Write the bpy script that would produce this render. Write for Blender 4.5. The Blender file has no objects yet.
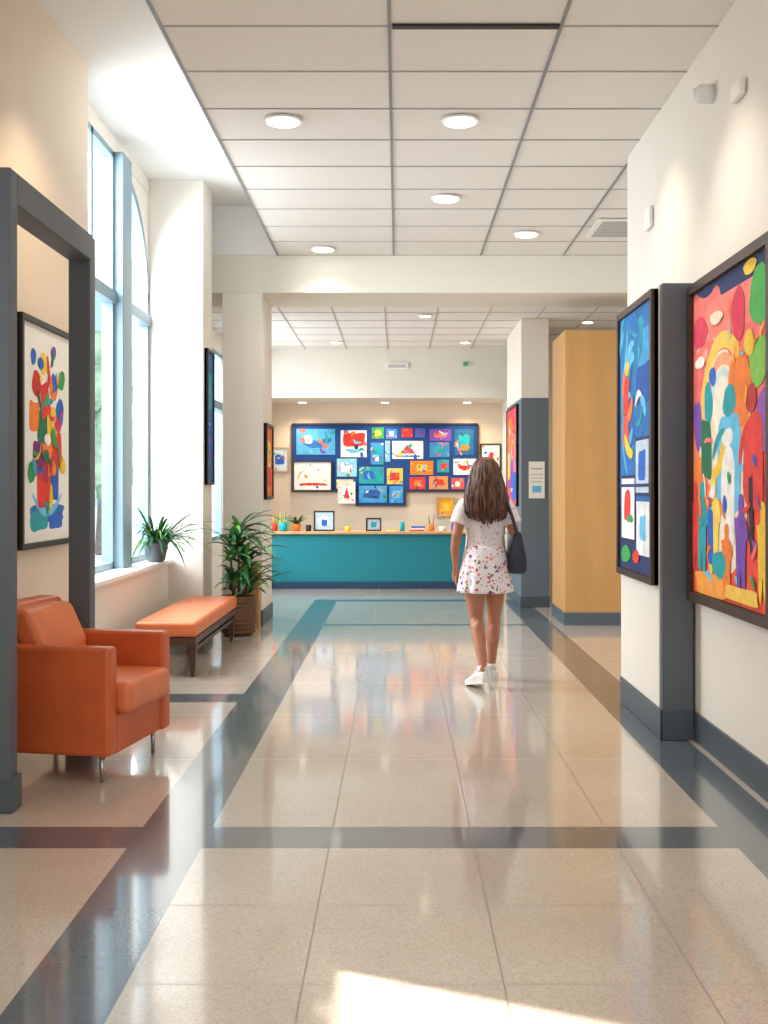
import bpy, math, random
from mathutils import Vector, Matrix
random.seed(7)
S = bpy.context.scene
S.view_settings.view_transform = 'Standard'

# ------------------------------------------------------------ materials
_m = {}
def mat(name, col, rough=0.6, metal=0.0, emit=0.0, noise=0.0, nscale=40.0, bump=0.0, bscale=60.0, stretch=None):
    if name in _m: return _m[name]
    m = bpy.data.materials.new(name); m.use_nodes = True
    nt = m.node_tree; b = nt.nodes['Principled BSDF']
    b.inputs['Base Color'].default_value = (*col, 1)
    b.inputs['Roughness'].default_value = rough
    b.inputs['Metallic'].default_value = metal
    if emit:
        b.inputs['Emission Color'].default_value = (*col, 1); b.inputs['Emission Strength'].default_value = emit
    if noise or bump:
        tc = nt.nodes.new('ShaderNodeTexCoord'); src = tc.outputs['Object']
        if stretch:
            mp = nt.nodes.new('ShaderNodeMapping'); mp.inputs['Scale'].default_value = stretch
            nt.links.new(src, mp.inputs['Vector']); src = mp.outputs['Vector']
    if noise:
        n = nt.nodes.new('ShaderNodeTexNoise'); n.inputs['Scale'].default_value = nscale; n.inputs['Detail'].default_value = 4
        nt.links.new(src, n.inputs['Vector'])
        r = nt.nodes.new('ShaderNodeValToRGB')
        r.color_ramp.elements[0].position = 0.3; r.color_ramp.elements[1].position = 0.7
        r.color_ramp.elements[0].color = (*[max(0, c*(1-noise)) for c in col], 1)
        r.color_ramp.elements[1].color = (*[min(1, c*(1+noise)) for c in col], 1)
        nt.links.new(n.outputs['Fac'], r.inputs['Fac']); nt.links.new(r.outputs['Color'], b.inputs['Base Color'])
    if bump:
        n2 = nt.nodes.new('ShaderNodeTexNoise'); n2.inputs['Scale'].default_value = bscale; n2.inputs['Detail'].default_value = 3
        nt.links.new(src, n2.inputs['Vector'])
        bp = nt.nodes.new('ShaderNodeBump'); bp.inputs['Strength'].default_value = bump; bp.inputs['Distance'].default_value = 0.01
        nt.links.new(n2.outputs['Fac'], bp.inputs['Height']); nt.links.new(bp.outputs['Normal'], b.inputs['Normal'])
    _m[name] = m
    return m

def srgb(r, g, b):
    f = lambda c: (c/255/12.92) if c/255 <= 0.04045 else ((c/255+0.055)/1.055)**2.4
    return (f(r), f(g), f(b))
def paint(r, g, b):
    return mat('paint_%d_%d_%d' % (r, g, b), srgb(r, g, b), 0.7, noise=0.14, nscale=14, bump=.04, bscale=70)

def terrazzo(name, base, c1, c2, rough):
    m = bpy.data.materials.new(name); m.use_nodes = True
    nt = m.node_tree; b = nt.nodes['Principled BSDF']
    tc = nt.nodes.new('ShaderNodeTexCoord')
    n = nt.nodes.new('ShaderNodeTexNoise'); n.inputs['Scale'].default_value = 1.1; n.inputs['Detail'].default_value = 5
    v = nt.nodes.new('ShaderNodeTexVoronoi'); v.inputs['Scale'].default_value = 190
    nt.links.new(tc.outputs['Object'], n.inputs['Vector']); nt.links.new(tc.outputs['Object'], v.inputs['Vector'])
    r = nt.nodes.new('ShaderNodeValToRGB'); r.color_ramp.elements[0].position = 0.35; r.color_ramp.elements[1].position = 0.65
    r.color_ramp.elements[0].color = (*base, 1); r.color_ramp.elements[1].color = (*c1, 1)
    nt.links.new(n.outputs['Fac'], r.inputs['Fac'])
    sp = nt.nodes.new('ShaderNodeSeparateColor'); nt.links.new(v.outputs['Color'], sp.inputs['Color'])
    rr = nt.nodes.new('ShaderNodeValToRGB'); rr.color_ramp.interpolation = 'CONSTANT'
    rr.color_ramp.elements[0].color = (0, 0, 0, 1); rr.color_ramp.elements[1].position = 0.7; rr.color_ramp.elements[1].color = (0.35, 0.35, 0.35, 1)
    nt.links.new(sp.outputs[0], rr.inputs['Fac'])
    mx = nt.nodes.new('ShaderNodeMix'); mx.data_type = 'RGBA'
    nt.links.new(rr.outputs['Color'], mx.inputs[0]); nt.links.new(r.outputs['Color'], mx.inputs[6]); mx.inputs[7].default_value = (*c2, 1)
    nt.links.new(mx.outputs[2], b.inputs['Base Color'])
    b.inputs['Roughness'].default_value = rough
    b.inputs['IOR'].default_value = 1.55
    n3 = nt.nodes.new('ShaderNodeTexNoise'); n3.inputs['Scale'].default_value = 2.2
    nt.links.new(tc.outputs['Object'], n3.inputs['Vector'])
    bp = nt.nodes.new('ShaderNodeBump'); bp.inputs['Strength'].default_value = 0.05; bp.inputs['Distance'].default_value = 0.02
    nt.links.new(n3.outputs['Fac'], bp.inputs['Height']); nt.links.new(bp.outputs['Normal'], b.inputs['Normal'])
    b.inputs['Coat Weight'].default_value = 0.85; b.inputs['Coat Roughness'].default_value = 0.075; b.inputs['Coat IOR'].default_value = 1.58
    return m

def floral(name, base, cols, scale, thr):
    m = bpy.data.materials.new(name); m.use_nodes = True
    nt = m.node_tree; b = nt.nodes['Principled BSDF']; b.inputs['Roughness'].default_value = 0.8
    tc = nt.nodes.new('ShaderNodeTexCoord')
    n = nt.nodes.new('ShaderNodeTexNoise'); n.inputs['Scale'].default_value = scale*2.0; n.inputs['Detail'].default_value = 3
    nt.links.new(tc.outputs['Object'], n.inputs['Vector'])
    out = None
    for q,(sc,th,off) in enumerate([(scale,thr,0),(scale*1.6,thr*.93,3.7)]):
        mp = nt.nodes.new('ShaderNodeMapping'); mp.inputs['Location'].default_value = (off,off,off)
        nt.links.new(tc.outputs['Object'], mp.inputs['Vector'])
        v = nt.nodes.new('ShaderNodeTexVoronoi'); v.inputs['Scale'].default_value = sc
        nt.links.new(mp.outputs['Vector'], v.inputs['Vector'])
        ad = nt.nodes.new('ShaderNodeMath'); ad.operation = 'MULTIPLY_ADD'; ad.inputs[1].default_value = 0.6
        nt.links.new(n.outputs['Fac'], ad.inputs[0]); nt.links.new(v.outputs['Distance'], ad.inputs[2])
        lt = nt.nodes.new('ShaderNodeMath'); lt.operation = 'LESS_THAN'; lt.inputs[1].default_value = th
        nt.links.new(ad.outputs[0], lt.inputs[0])
        sp = nt.nodes.new('ShaderNodeSeparateColor'); nt.links.new(v.outputs['Color'], sp.inputs['Color'])
        r = nt.nodes.new('ShaderNodeValToRGB'); r.color_ramp.interpolation = 'CONSTANT'
        el = r.color_ramp.elements
        for i, c in enumerate(cols):
            e = el[i] if i < 2 else el.new(i/len(cols))
            e.position = i/len(cols); e.color = (*c, 1)
        nt.links.new(sp.outputs[0], r.inputs['Fac'])
        mx = nt.nodes.new('ShaderNodeMix'); mx.data_type = 'RGBA'
        nt.links.new(lt.outputs[0], mx.inputs[0])
        if out is None: mx.inputs[6].default_value = (*base, 1)
        else: nt.links.new(out, mx.inputs[6])
        nt.links.new(r.outputs['Color'], mx.inputs[7]); out = mx.outputs[2]
    nt.links.new(out, b.inputs['Base Color'])
    return m

def glassmat():
    m = bpy.data.materials.new('window_glass'); m.use_nodes = True
    nt = m.node_tree; nt.nodes.clear()
    o = nt.nodes.new('ShaderNodeOutputMaterial'); t = nt.nodes.new('ShaderNodeBsdfTransparent'); g = nt.nodes.new('ShaderNodeBsdfGlossy')
    t.inputs[0].default_value = (0.95, 0.98, 1.0, 1); g.inputs['Roughness'].default_value = 0.02
    x = nt.nodes.new('ShaderNodeMixShader'); x.inputs[0].default_value = 0.06
    nt.links.new(t.outputs[0], x.inputs[1]); nt.links.new(g.outputs[0], x.inputs[2]); nt.links.new(x.outputs[0], o.inputs[0])
    return m

WALL = mat('wall_paint_cream', srgb(234, 228, 218), 0.6, bump=0.05, bscale=120)
WALLW = mat('wall_paint_warm', srgb(230, 212, 190), 0.6, bump=0.05, bscale=120)
WHITE = mat('plaster_white', srgb(238, 238, 235), 0.75, bump=0.04, bscale=90)
BEAM = mat('plaster_beam', srgb(228, 224, 212), 0.75)
TILE = mat('acoustic_tile', srgb(236, 233, 227), 0.9, noise=0.13, nscale=150, bump=0.25, bscale=200)
TBAR = mat('tbar_metal', srgb(140, 146, 150), 0.5)
TBARL = mat('tbar_light', srgb(176, 174, 172), 0.5)
BASE = mat('baseboard_slate', srgb(74, 86, 95), 0.4)
SLATE = mat('slate_paint', srgb(88, 95, 103), 0.5)
SLATE2 = mat('slate_blue_paint', srgb(98, 112, 122), 0.5)
OCHRE = mat('oak_veneer', srgb(186, 140, 82), 0.5, noise=0.07, nscale=9, stretch=(1,1,.12))
WINF = mat('window_frame_grey', srgb(130, 156, 168), 0.45)
GLASS = glassmat()
TEAL = mat('counter_teal', srgb(20, 130, 144), 0.45)
NAVY = mat('counter_plinth', srgb(24, 62, 92), 0.4)
WOODL = mat('light_wood', srgb(205, 165, 120), 0.45, noise=0.1, nscale=12)
WOODD = mat('dark_walnut', srgb(78, 50, 36), 0.4, noise=0.2, nscale=14)
BLACKF = mat('frame_black', srgb(34, 30, 30), 0.4)
BROWNF = mat('frame_brown', srgb(62, 42, 34), 0.4, noise=0.2, nscale=20)
LEATHER = mat('orange_leather', srgb(202, 94, 48), 0.4, noise=0.08, nscale=5, bump=0.12, bscale=90)
LEATHL = mat('orange_leather_light', srgb(220, 120, 72), 0.4, noise=0.08, nscale=5, bump=0.12, bscale=90)
METAL = mat('brushed_steel', (0.45, 0.45, 0.46), 0.3, metal=1.0)
EMIT = mat('downlight_lens', (1.0, 0.88, 0.70), 0.5, emit=7)
PAPERW = mat('paper_white', srgb(242, 241, 236), 0.8)
TERR = terrazzo('terrazzo_beige', srgb(196, 184, 171), srgb(206, 195, 183), srgb(166, 148, 131), 0.24)
TERD = terrazzo('terrazzo_slate', srgb(88, 97, 106), srgb(100, 108, 116), srgb(66, 76, 86), 0.24)
GROUT = mat('floor_joint', srgb(150, 142, 134), 0.3)

# ------------------------------------------------------------ mesh builder
class MB:
    def __init__(s): s.v=[]; s.f=[]; s.fm=[]; s.sm=[]; s.ms=[]
    def mi(s, m):
        if m not in s.ms: s.ms.append(m)
        return s.ms.index(m)
    def add(s, vs, fs, m, smooth=False):
        o = len(s.v); k = s.mi(m)
        s.v += [tuple(v) for v in vs]
        for f in fs: s.f.append([i+o for i in f]); s.fm.append(k); s.sm.append(smooth)
    def box(s, x0, x1, y0, y1, z0, z1, m):
        vs = [(x0,y0,z0),(x1,y0,z0),(x1,y1,z0),(x0,y1,z0),(x0,y0,z1),(x1,y0,z1),(x1,y1,z1),(x0,y1,z1)]
        s.add(vs, [(0,3,2,1),(4,5,6,7),(0,1,5,4),(1,2,6,5),(2,3,7,6),(3,0,4,7)], m)
    def obox(s, O, U, V, N, u0, u1, v0, v1, n0, n1, m):
        P = lambda a,b,c: O+U*a+V*b+N*c
        vs = [P(u0,v0,n0),P(u1,v0,n0),P(u1,v1,n0),P(u0,v1,n0),P(u0,v0,n1),P(u1,v0,n1),P(u1,v1,n1),P(u0,v1,n1)]
        s.add(vs, [(0,3,2,1),(4,5,6,7),(0,1,5,4),(1,2,6,5),(2,3,7,6),(3,0,4,7)], m)
    def rings(s, rs, m, smooth=True, cap=True):
        n = len(rs[0]); vs = [p for r in rs for p in r]; fs = []
        for i in range(len(rs)-1):
            for j in range(n):
                a=i*n+j; b=i*n+(j+1)%n; fs.append((a,b,b+n,a+n))
        if cap: fs.append(tuple(range(n))[::-1]); fs.append(tuple((len(rs)-1)*n+j for j in range(n)))
        s.add(vs, fs, m, smooth)
    def tube(s, pts, rad, m, seg=12, flat=None, caps=True):
        pts = [Vector(p) for p in pts]; rs = []
        if caps:
            d0 = (pts[1]-pts[0]).normalized(); d1 = (pts[-1]-pts[-2]).normalized()
            pts = [pts[0]-d0*rad[0]*.85, pts[0]-d0*rad[0]*.5]+pts+[pts[-1]+d1*rad[-1]*.5, pts[-1]+d1*rad[-1]*.85]
            rad = [rad[0]*.45, rad[0]*.85]+list(rad)+[rad[-1]*.85, rad[-1]*.45]
        prev = None
        for i, p in enumerate(pts):
            t = (pts[min(i+1,len(pts)-1)]-pts[max(i-1,0)]).normalized()
            if prev is None:
                a = Vector((1,0,0)) if abs(t.x) < .8 else Vector((0,1,0))
                u = (a-t*a.dot(t)).normalized()
            else: u = (prev-t*prev.dot(t)).normalized()
            prev = u; w = t.cross(u); r = rad[i]; fl = flat or 1
            rs.append([p+u*(math.cos(2*math.pi*j/seg)*r)+w*(math.sin(2*math.pi*j/seg)*r*fl) for j in range(seg)])
        s.rings(rs, m)
    def loft(s, rows, m, seg=24, ripple=None, cap=True):
        rs = []
        for k, (cx,cy,cz,rx,ry) in enumerate(rows):
            r = []
            for j in range(seg):
                th = 2*math.pi*j/seg; q = 1+(ripple(k,th) if ripple else 0)
                r.append(Vector((cx+rx*q*math.cos(th), cy+ry*q*math.sin(th), cz)))
            rs.append(r)
        s.rings(rs, m, cap=cap)
    def ell(s, c, r, m, seg=20, rows=12, rot=None):
        rs = []
        for i in range(rows+1):
            ph = -math.pi/2+math.pi*(i+.03*(1 if i==0 else -1 if i==rows else 0)/.3)/rows
            q=[]
            for j in range(seg):
                th = 2*math.pi*j/seg
                p = Vector((r[0]*math.cos(ph)*math.cos(th), r[1]*math.cos(ph)*math.sin(th), r[2]*math.sin(ph)))
                if rot: p = rot @ p
                q.append(Vector(c)+p)
            rs.append(q)
        s.rings(rs, m)
    def lathe(s, c, prof, m, seg=28, smooth=True):
        rs = [[Vector((c[0]+r*math.cos(2*math.pi*j/seg), c[1]+r*math.sin(2*math.pi*j/seg), c[2]+z)) for j in range(seg)] for r,z in prof]
        s.rings(rs, m, smooth)
    def build(s, name, parent=None, bevel=0, loc=None, rz=0, seg=3):
        me = bpy.data.meshes.new(name); me.from_pydata(s.v, [], s.f)
        for m in s.ms: me.materials.append(m)
        for i, p in enumerate(me.polygons): p.material_index = s.fm[i]; p.use_smooth = s.sm[i]
        me.update()
        o = bpy.data.objects.new(name, me); bpy.context.collection.objects.link(o)
        if loc: o.location = loc
        o.rotation_euler[2] = rz
        if parent: o.parent = parent
        if bevel:
            b = o.modifiers.new('bevel','BEVEL'); b.width = bevel; b.segments = seg; b.limit_method='ANGLE'; b.angle_limit=math.radians(40)
            for p in me.polygons: p.use_smooth = True
            w = o.modifiers.new('wn','WEIGHTED_NORMAL')
        return o
def simple_box(name, *a, bevel=0, parent=None):
    b = MB(); b.box(*a); return b.build(name, bevel=bevel, parent=parent)
def empty(name, loc=(0,0,0), rz=0):
    e = bpy.data.objects.new(name, None); e.location = loc; e.rotation_euler[2] = rz
    bpy.context.collection.objects.link(e); return e

# ------------------------------------------------------------ floor
def build_floor():
    xs = sorted(set([-2.45,-1.06,-.77,-.2725,-.2675,.2975,.3025,.8575,.8625,1.33,1.62,2.9]))
    ys = [-3.0]
    ycr = [4.22-.58*k for k in range(1,13)]
    ycr2 = [4.49+1.12*k for k in range(1,11)]
    for c in ycr+ycr2: ys += [c-.0025, c+.0025]
    ys += [4.22,4.49,7.12,7.42,11.16,11.28,13.55,13.8,17.0]
    ys = sorted(set(round(v,4) for v in ys if v >= -3))
    b = MB()
    for i in range(len(xs)-1):
        for j in range(len(ys)-1):
            x0,x1,y0,y1 = xs[i],xs[i+1],ys[j],ys[j+1]; cx=(x0+x1)/2; cy=(y0+y1)/2
            mid = -.77<cx<1.33
            m = TERR
            if x1-x0 < .01 and mid: m = GROUT
            if y1-y0 < .008 and not ((-1.06<cx<-.77) or (1.33<cx<1.62)): m = GROUT
            if ((-1.06<cx<-.77) or (1.33<cx<1.62)) and cy<13.8: m = TERD
            if 4.22<cy<4.49: m = TERD
            if cx<-1.06 and 7.12<cy<7.42: m = TERD
            if mid and (11.16<cy<11.28 or 13.55<cy<13.8): m = TERD
            b.add([(x0,y0,0),(x1,y0,0),(x1,y1,0),(x0,y1,0)], [(0,1,2,3)], m)
    return b.build('floor')
build_floor()

# ------------------------------------------------------------ ceilings
b = MB(); b.box(-1.245,2.9,-3,11.12,3.82,4.33,TILE); b.build('ceiling')
b = MB(); b.box(-2.45,2.9,-3,12.0,4.33,4.38,WHITE); b.build('ceiling_bay')
b = MB()
for i,x in enumerate([-1.245,-.045,.85,1.70,2.55]):
    w = .018 if i==0 else .009
    b.box(x-w*(0 if i==0 else 1),x+w,-3,11.12,3.812,3.819,TBAR)
k=0
while 11.12-.61*k > -3:
    y = 11.12-.61*k; b.box(-1.223,2.9,y-.006,y+.006,3.8145,3.8195,TBARL); k+=1
b.box(-.03,.84,5.60,5.64,3.805,3.819,BLACKF)
b.build('ceiling_grid')
b = MB()
b.box(1.78,2.5,9.6,10.3,3.80,3.8118,PAPERW)
for i in range(11): b.box(1.83,2.45,9.66+i*.055,9.69+i*.055,3.796,3.80,TBARL)
b.build('ceiling_air_vent')
b = MB(); b.box(-2.45,2.9,11.12,12.0,3.43,3.82,BEAM); b.box(-2.45,-1.245,11.12,12.0,3.82,4.33,WHITE); b.build('ceiling_beam', bevel=.008)
b = MB(); b.box(-2.45,2.9,12.0,17,3.45,3.5,TILE); b.build('ceiling_lobby')
b = MB()
for i in range(9): x=-1.95+.6*i; b.box(x-.006,x+.006,12.0,15.7,3.444,3.449,TBARL)
for i in range(6): y=12.45+.6*i; b.box(-2.35,2.9,y-.006,y+.006,3.445,3.4495,TBARL)
b.build('ceiling_grid_lobby')

# ------------------------------------------------------------ walls
WY0,WY1,WZ0,WZ1=2.45,4.12,1.44,2.7
b = MB()
b.box(-2.45,-2.15,-3,WY0,0,4.33,WALLW); b.box(-2.45,-2.15,WY1,7.49,0,4.33,WALLW)
b.box(-2.45,-2.15,WY0,WY1,0,WZ0,WALLW); b.box(-2.45,-2.15,WY0,WY1,WZ1,4.33,WALLW)
b.build('wall_left')
b = MB()
b.box(-2.5,-2.17,7.49,10.2,0,.71,WALL)
b.box(-2.5,-2.35,7.49,7.62,.71,4.33,WALL)
b.box(-2.5,-2.35,7.49,10.9,4.2,4.33,WALL)
b.box(-2.5,-2.35,10.2,12.9,0,4.33,WALL); b.box(-2.5,-2.35,12.9,15.2,0,.75,WALL); b.box(-2.5,-2.35,12.9,15.2,3.2,3.45,WALL)
b.box(-2.5,-2.35,15.2,17,0,3.45,WALL)
n=14; pts=[]
for i in range(n+1):
    a=math.pi/2*i/n; pts.append((9.2+1.0*math.sin(a), 3.2+.98*math.cos(a)))
for i in range(n):
    (y0,z0),(y1,z1)=pts[i],pts[i+1]
    b.add([(-2.36,y0,z0),(-2.36,y1,z1),(-2.36,y1,4.22),(-2.36,y0,4.22)],[(0,1,2,3)],WALL)
b.build('wall_window_side')
b = MB(); b.box(-2.46,-2.12,7.5,10.19,.712,.75,WHITE); b.build('trim_window_sill', bevel=.008)
def window(name, y0, y1, z0, z1, vs=(), hs=(), arch=False, x=-2.40, gl=True):
    b = MB(); w=.055; d0=x-.04; d1=x+.05
    b.box(d0,d1,y0,y0+w,z0,z1,WINF)
    b.box(d0,d1,y1-w,y1,z0,3.25 if arch else z1,WINF)
    b.box(d0,d1,y0,y1,z0,z0+w,WINF)
    if not arch: b.box(d0,d1,y0,y1,z1-w,z1,WINF)
    else:
        r=[]
        for (yy,zz) in pts: r.append([Vector((d0,yy,zz)),Vector((d1,yy,zz)),Vector((d1,yy-.05*math.sin(0.8),zz-.07)),Vector((d0,yy-.05*math.sin(.8),zz-.07))])
        b.rings(r, WINF, smooth=False)
    for v in vs: b.box(d0,d1,v-w/2,v+w/2,z0,z1,WINF)
    for h in hs: b.box(d0,d1+.02,y0,y1,h-.05,h+.05,WINF)
    if gl:
        b.add([(x,y0,z0),(x,y1,z0),(x,y1,z1),(x,y0,z1)],[(0,1,2,3)],GLASS)
    return b.build(name)
window('window_1',7.62,8.95,.75,4.2,vs=(8.3,),hs=(2.99,))
window('window_2',9.2,10.2,.75,4.18,hs=(2.99,),arch=True)
simple_box('trim_window_post',-2.45,-2.27,8.93,9.22,.75,4.2,WINF, bevel=.01)
window('window_3',12.9,15.2,.75,3.2,vs=(13.6,14.4),hs=(2.5,))
window('window_4',WY0,WY1,WZ0,WZ1,vs=(3.5,),x=-2.3,gl=False)
b = MB(); b.box(1.67,1.95,-3,7.86,0,3.82,WALL); b.build('wall_right')
b = MB(); b.box(1.655,1.67,-3,6.04,0,.16,BASE); b.box(1.655,1.67,7.15,7.86,0,.16,BASE); b.build('baseboard_right')
b = MB(); b.box(2.9,3.0,7.86,17,0,4.33,WALL); b.build('wall_right_lobby')
b = MB(); b.box(1.95,2.9,7.76,7.86,0,3.82,WALL); b.build('wall_return')
b = MB(); b.box(-2.35,2.9,15.7,16.0,2.74,3.45,BEAM); b.build('wall_header')
b = MB(); b.box(-2.35,1.62,16.0,16.8,2.74,2.8,BEAM); b.build('ceiling_alcove')
b = MB(); b.box(-2.35,2.9,16.8,16.9,0,3.45,WALLW); b.build('wall_back')
b = MB(); b.box(1.62,2.9,15.7,16.8,0,2.74,WALL); b.build('wall_alcove_side')

# ------------------------------------------------------------ columns
def column(name,x0,x1,y0,y1,z1,m,base=.16,top=None):
    b = MB(); b.box(x0,x1,y0,y1,0,z1,m)
    if base: b.box(x0-.012,x1+.012,y0-.012,y1+.012,0,base,BASE)
    if top: b.box(x0,x1,y0,y1,z1,top[0],top[1])
    return b.build(name, bevel=.006)
column('column',-2.35,-1.84,10.2,10.68,4.33,WALL)
column('column',-1.81,-1.40,11.12,11.98,3.43,WALL)
column('column_slate',1.47,1.80,12.9,14.55,2.5,SLATE2,base=.13,top=(3.45,WALL))
column('column_oak',1.73,2.89,11.2,12.1,3.06,OCHRE,base=.13)
b = MB(); b.box(1.80,2.89,14.3,14.55,0,3.45,WALL); b.build('wall_lobby_right')
b = MB(); b.box(1.48,1.655,6.05,7.14,0,2.56,SLATE); b.box(1.474,1.482,6.10,7.14,.17,2.56,WALL); b.box(1.468,1.48,6.04,7.14,0,.17,BASE); b.box(1.468,1.655,6.04,6.05,0,.17,BASE)
b.build('display_panel', bevel=.004)
b = MB()
b.box(-1.81,-1.68,4.68,4.77,0,2.80,SLATE); b.box(-2.15,-1.81,4.68,4.77,0,2.80,SLATE)
b.box(-1.81,-1.69,5.93,6.03,0,2.80,SLATE)
b.box(-1.81,-1.68,4.77,5.93,2.66,2.80,SLATE)
b.box(-1.84,-1.665,4.665,4.785,0,.15,BASE); b.box(-1.825,-1.675,5.915,6.045,0,.15,BASE)
b.build('display_portal_frame', bevel=.006)

# ------------------------------------------------------------ paintings
def chaikin(P,n=2):
    for _ in range(n):
        Q=[]
        for i in range(len(P)):
            a=P[i]; c=P[(i+1)%len(P)]
            Q.append((a[0]*.75+c[0]*.25,a[1]*.75+c[1]*.25)); Q.append((a[0]*.25+c[0]*.75,a[1]*.25+c[1]*.75))
        P=Q
    return P
def blob(w,h,rot,kind,rnd):
    P=[]
    if kind=='e':
        n=36; ph=[rnd.uniform(0,6.28) for _ in range(4)]
        for i in range(n):
            t=2*math.pi*i/n; q=1+.07*math.sin(2*t+ph[0])+.05*math.sin(3*t+ph[1])+.03*math.sin(5*t+ph[2])+.015*math.sin(9*t+ph[3])
            P.append((math.cos(t)*w/2*q, math.sin(t)*h/2*q))
    elif kind=='r': P=[(-w/2,-h/2),(w/2,-h/2),(w/2,h/2),(-w/2,h/2)]
    elif kind=='q':
        j=lambda: rnd.uniform(.8,1.15)
        P=chaikin([(-w/2*j(),-h/2*j()),(0,-h/2*j()),(w/2*j(),-h/2*j()),(w/2*j(),0),(w/2*j(),h/2*j()),(0,h/2*j()),(-w/2*j(),h/2*j()),(-w/2*j(),0)],2)
    elif kind=='t': P=[(-w/2,-h/2),(w/2,-h/2),(0,h/2)]
    elif kind=='s':
        bend=rnd.uniform(-.9,.9); n=12; up=[];dn=[]
        for i in range(n+1):
            t=i/n*2-1; yy=bend*w*.25*(t*t-.5); th=h/2*(1-.55*abs(t)**3)*rnd.uniform(.85,1.15)
            up.append((t*w/2,yy+th)); dn.append((t*w/2,yy-th))
        P=up+dn[::-1]
    elif kind=='p':
        P=[(-.3*w,-h/2),(-.08*w,-h/2),(0,-.15*h),(.08*w,-h/2),(.3*w,-h/2),(.32*w,.1*h),(.5*w,.02*h),(.40*w,.25*h),(.13*w,.29*h),
           (.20*w,.40*h),(.13*w,.5*h),(-.13*w,.5*h),(-.20*w,.40*h),(-.13*w,.29*h),(-.42*w,.25*h),(-.5*w,.3*h),(-.35*w,.1*h)]
        P=chaikin(P,2)
    c,s_=math.cos(rot),math.sin(rot)
    return [(x*c-y*s_, x*s_+y*c) for x,y in P]
def painting(name, O, U, N, W, H, fw, fd, fm, bg, shapes, mb=None, seed=1):
    rnd=random.Random(seed); b = mb or MB(); V=Vector((0,0,1)); O=Vector(O); U=Vector(U); N=Vector(N)
    O=O+N*.003
    d=fd*.55
    b.obox(O,U,V,N,0,W,0,H,0,d,fm if fw else bg)
    if fw:
        b.obox(O,U,V,N,0,W,0,fw,0,fd,fm); b.obox(O,U,V,N,0,W,H-fw,H,0,fd,fm)
        b.obox(O,U,V,N,0,fw,fw,H-fw,0,fd,fm); b.obox(O,U,V,N,W-fw,W,fw,H-fw,0,fd,fm)
    d+=.0006
    iw,ih=W-2*fw,H-2*fw; P=lambda u,v,k:O+U*(fw+max(0.003,min(.997,u))*iw)+V*(fw+max(.003,min(.997,v))*ih)+N*(d+k*.00012)
    b.add([P(0,0,0),P(1,0,0),P(1,1,0),P(0,1,0)],[(0,1,2,3)],bg)
    for k,sh in enumerate(shapes):
        kind,u,v,w,h,col=sh[:6]; rot=sh[6] if len(sh)>6 else 0
        if kind=='arc':
            n=24; ho=rot; q=[]
            for i in range(n+1):
                a=math.pi*i/n; q.append((math.cos(a)*w,math.sin(a)*ho))
            for i in range(n,-1,-1):
                a=math.pi*i/n; q.append((math.cos(a)*(w-h),math.sin(a)*(ho-h*iw/ih)))
            pts_=[P(u+x,v+y,k+1) for x,y in q]; m_=len(pts_)
            b.add(pts_,[(i,i+1,m_-2-i,m_-1-i) for i in range(n)],paint(*col)); continue
        pp=blob(w*iw,h*ih,rot,kind,rnd)
        q=[P(u+x/iw,v+y/ih,k+1) for x,y in pp]
        b.add(q,[tuple(range(len(q)))],paint(*col))
    if mb is None: return b.build(name)
def strokes(rnd,n,pal,u=(0.05,.95),v=(.05,.95),ln=(.08,.22),th=(.015,.04),kinds='sse'):
    out=[]
    for _ in range(n):
        k=rnd.choice(kinds); l=rnd.uniform(*ln); t=rnd.uniform(*th)
        if k=='e': t=l*.5; l*=.5
        out.append((k,rnd.uniform(*u),rnd.uniform(*v),l,t,rnd.choice(pal),rnd.uniform(-1.5,1.5)))
    return out
R=(226,52,42);OR=(246,128,40);YE=(250,200,52);GR=(52,160,80);DG=(22,112,74);BL=(36,100,200);LB=(104,196,236);TE=(22,160,172);PU=(122,76,180);PK=(250,112,112);MG=(210,44,96);WH=(246,244,238);NV=(26,48,104);BK=(36,30,40);CR=(252,230,204);LP=(252,160,156)
ALL=[R,OR,YE,GR,BL,LB,TE,PU,PK,WH]
rn=random.Random(42)
big=[('r',.5,.97,1.1,.07,NV),('q',.2,.68,.55,.6,(250,118,112)),('q',.55,.88,.8,.12,(252,134,120)),('r',.5,.08,1.1,.2,(240,84,40)),('q',.88,.3,.34,.5,(240,72,60)),('q',.08,.3,.26,.5,(248,130,80))]
big+=strokes(rn,10,[(252,150,146),(244,100,100),(252,170,150)],u=(.02,.36),v=(.6,.9),ln=(.1,.22),kinds='s')
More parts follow.
